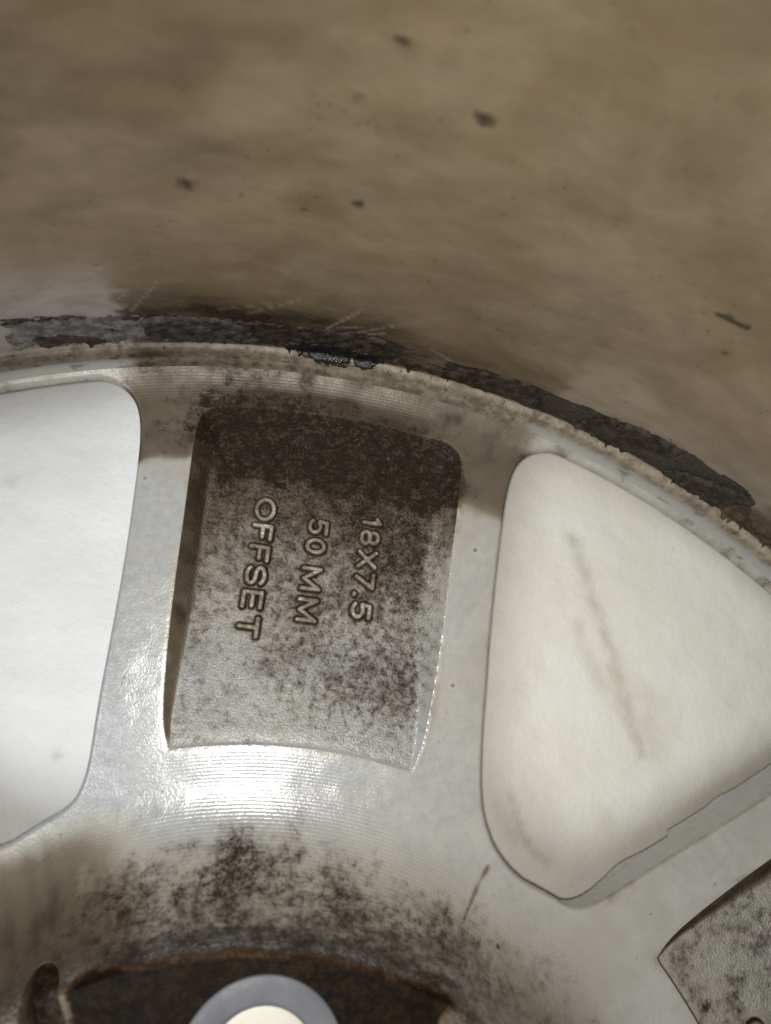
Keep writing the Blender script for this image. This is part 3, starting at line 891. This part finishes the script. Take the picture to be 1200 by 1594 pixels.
# ---- raised letters
def lettering(spoke, line, label, kk):
    st = line_strokes(line)
    allp = np.array([p for s in st for p in s])
    W = 0.00088
    h = 0.00013
    us = np.arange(allp[:, 0].min() - .0012, allp[:, 0].max() + .0012, h)
    vs = np.arange(allp[:, 1].min() - .0012, allp[:, 1].max() + .0012, h)
    U, Vv = np.meshgrid(us, vs, indexing='ij'); u = U.ravel(); v = Vv.ravel()
    d = stroke_dist(u, v, st) + (fbm(u * 1500, v * 1500, 12, 3) - .5) * 0.00022
    zf = -pocket_depth(np.hypot(u, v))
    t = np.clip(d / W, 0, 1.3)
    ht = 0.00095 * (1 - sstep(t, 0.30, 1.0)) + (fbm(u * 900, v * 900, 15, 3) - .5) * 0.00034 - 0.0007 * sstep(t, 1.0, 1.25)
    z = zf + ht + 0.00002
    q = grid_faces(len(us), len(vs))
    keep = (t[q] < 1.2).any(1)
    q = q[keep]
    uu, inv = np.unique(q, return_inverse=True)
    ca, sa = math.cos(kk * 60 * D2R), math.sin(kk * 60 * D2R)
    V = np.stack([u[uu] * ca + v[uu] * sa, v[uu] * ca - u[uu] * sa, z[uu]], 1)
    tt = t[uu]
    o = mesh_obj('lettering', V, quads(inv.reshape(-1, 4)), M_ALLOY, spoke, dict(film=0.40 + 0.5 * (fbm(u[uu] * 260, v[uu] * 260, 19) - .5) + 0.55 * sstep(tt, .45, .8), soot=0.36 + 0.5 * (fbm(u[uu] * 500, v[uu] * 500, 23) - .5) + 0.58 * sstep(tt, .5, .88), rust=tt * 0, groove=tt * 0, grain=tt * 0 + .22, chalk=tt * 0, sdist=tt * 0 - 1))
    o['label'] = label
    return o

def bolt_seat(hub, kk):
    prof = [(16.2, -0.3), (16.05, 0.25), (15.8, 0.42), (14, 0.45), (10.2, 0.40), (9.5, 0.25), (9.05, -0.3), (8.9, -1.5), (8.85, -4)]
    prof = [(16.2, -0.3), (16.05, 0.25), (15.8, 0.42), (14, 0.45), (11.6, 0.40), (10.9, 0.25), (10.5, -0.3), (10.35, -1.5), (10.3, -4)]
    prof = [(a * 0.93, b) for a, b in prof]
    n = 72
    th = np.linspace(0, 2 * math.pi, n, endpoint=False)
    a0 = kk * 60 * D2R
    cx, cy = BOLT_R * math.sin(a0), BOLT_R * math.cos(a0)
    P = np.array(prof) * MM
    T, RR = np.meshgrid(th, P[:, 0], indexing='ij'); Z = np.broadcast_to(P[:, 1], T.shape)
    V = np.stack([cx + (RR * np.cos(T)).ravel(), cy + (RR * np.sin(T)).ravel(), PAD_Z + Z.ravel()], 1)
    return mesh_obj('bolt_seat', V, quads(grid_faces(n, len(P), True)), M_SEAT, hub)

def floor_disc(hub, kk):  # added disc that stands in for bright floor seen through the bolt hole
    n = 64
    a0 = kk * 60 * D2R
    cx, cy = BOLT_R * math.sin(a0), BOLT_R * math.cos(a0)
    prof = np.array([(9.75, -3.9), (9.7, -2.7), (9.5, -2.45), (8, -2.4), (4, -2.35), (0.05, -2.35)]) * MM
    th = np.linspace(0, 2 * math.pi, n, endpoint=False)
    T, RR = np.meshgrid(th, prof[:, 0], indexing='ij'); Z = np.broadcast_to(prof[:, 1], T.shape)
    V = np.stack([cx + (RR * np.cos(T)).ravel(), cy + (RR * np.sin(T)).ravel(), PAD_Z + Z.ravel()], 1)
    return mesh_obj('bolt_hole_floor_disc', V, quads(grid_faces(n, len(prof), True)), M_FLOOR_DISC, hub)

STAINS += [([(0.0776, 0.1863), (0.0834, 0.1745), (0.0905, 0.1551), (0.0951, 0.14), (0.1006, 0.1254)], 0.0019, 0.36),
           ([(0.0805, 0.160), (0.0876, 0.145), (0.0952, 0.1361)], 0.0022, 0.22), ([(0.1015, 0.1387), (0.1040, 0.1270)], 0.0050, 0.16),
           ([(0.0905, 0.150), (0.0951, 0.138), (0.100, 0.127)], 0.0020, 0.32),
           ([(0.061, 0.111), (0.0663, 0.1027), (0.0735, 0.0947)], 0.0013, 0.42), ([(0.058, 0.108), (0.064, 0.100)], 0.002, 0.2),
           ([(0.0897, 0.1099), (0.0895, 0.106)], 0.0035, 0.14), ([(-0.0823, 0.1802), (-0.0818, 0.1800)], 0.0016, 0.22), ([(-0.0564, 0.111), (-0.0566, 0.1112)], 0.0012, 0.5),
           ([(-0.0775, 0.1703), (-0.0765, 0.170)], 0.0020, 0.10), ([(0.1281, 0.1912), (0.1284, 0.1905)], 0.0022, 0.35), ([(0.1471, 0.1354), (0.150, 0.137)], 0.0025, 0.2), ([(0.1096, 0.2177), (0.106, 0.212)], 0.003, 0.15)]
build_floor()
wheel = bpy.data.objects.new('alloy_wheel', None)
COL.objects.link(wheel)
wheel['label'] = 'back of a dirty silver six-spoke alloy wheel lying face down on a white floor'
wheel['category'] = 'wheel'
wheel.empty_display_size = 0.05
parts = build_centre(wheel)
parts[0]['label'] = 'spoke with cast size lettering in its sooty pocket'
barrel = build_barrel(wheel)
for (kk, ln), lab in zip(LINES, ('raised cast word OFFSET', 'raised cast text 50 MM', 'raised cast text 18X7.5', 'raised cast character in the neighbouring pocket')):
    lettering(parts[kk], ln, lab, kk)
for kk in range(6):
    bolt_seat(parts[6], kk)
    floor_disc(parts[6], kk)
adhesive(barrel, [(-20.6, 10.2), (-20.2, 21.2), (-16, 21.0), (-12.8, 20.2), (-12.4, 15), (-12.7, 9.6), (-15, 9.4), (-18, 9.6)], 0.28, M_TARL, 47, 'thin pale grey film of worn adhesive', 2.4)
for ol, sd_ in (([(-20.4, 20.6), (-20.0, 21.8), (-17.5, 21.6), (-15.6, 21.2), (-15.7, 20.3), (-18, 20.3)], 51), ([(-13.9, 18.9), (-13.4, 20.3), (-12.4, 20.0), (-12.2, 19.2), (-13, 18.6)], 52), ([(-19.3, 12.5), (-19.0, 15.5), (-18.2, 14.5), (-17.0, 14.2), (-15.3, 11.0), (-14.9, 9.3), (-16.2, 9.1), (-17.4, 11.2), (-18.6, 9.2), (-19.0, 10.2)], 53), ([(-15.1, 14.6), (-14.7, 15.6), (-14.2, 14.9), (-14.5, 13.6)], 54)):
    adhesive(barrel, ol, 0.60, M_TAR, sd_, 'black fleck of old adhesive', 1.3)
adhesive(barrel, [(-12.6, 9.6), (-12.9, 18.8), (-11.0, 19.4), (-7.4, 19.0), (-6.2, 14.5), (-5.6, 10), (-8, 9.3)], 0.9, M_TARG, 61, 'thick grey lump of crumbling adhesive')
adhesive(barrel, [(-4.2, 8.8), (-3.6, 11.5), (-1.6, 13.2), (0.4, 12.4), (2.3, 11), (2.6, 9.0), (1.2, 7.6), (0.3, 8.6), (-1.2, 7.2), (-2.4, 8.4)], 0.6, M_TARW, 71, 'shiny black blob of soft tar', 1.4)
adhesive(barrel, [(-6.6, 9.8), (-6.9, 14), (-7.6, 18.6), (-3.2, 18.9), (0.2, 19.4), (2.3, 18.8), (2.9, 14.5), (3.4, 10.2), (1, 11.8), (-2, 13.0), (-4.5, 11)], 0.55, M_TAR, 67, 'dark smeared crust of adhesive', 1.8)
adhesive(barrel, [(3.1, 9.6), (3.3, 12.5), (5.0, 11.6), (7.2, 12.4), (7.4, 9.4), (5, 9.3)], 0.5, M_TAR, 75, 'narrow dark run of adhesive', 1.4)
adhesive(barrel, [(27.2, 9.4), (27.6, 13), (29.4, 14.4), (31.5, 12.8), (34, 12.0), (34.5, 9.6), (30, 9.2)], 0.3, M_BROWN, 101, 'brown smear of adhesive at the band end', 2.2)
adhesive(barrel, [(7.0, 9.2), (7.2, 15.5), (9.4, 17.6), (12.4, 18.6), (13.2, 14), (14.0, 9.4), (10, 9.2)], 0.7, M_TAR, 81, 'flat dark strip of adhesive')
adhesive(barrel, [(16.2, 9.6), (17.0, 15.5), (17.9, 19.6), (18.5, 18.4), (18.7, 20.5), (20.5, 21.2), (22.9, 21.8), (22.4, 17.5), (20.8, 14.5), (20.4, 9.3), (18.5, 9.2)], 1.25, M_TAR, 91, 'thick torn strip of black adhesive', 1.0)
adhesive(barrel, [(23.0, 9.5), (24.4, 14.2), (26.4, 17.8), (28.2, 20.4), (28.8, 19), (27.8, 14.5), (27.4, 9.2), (25, 9.0)], 1.2, M_TAR, 97, 'torn end piece of black adhesive', 1.0)
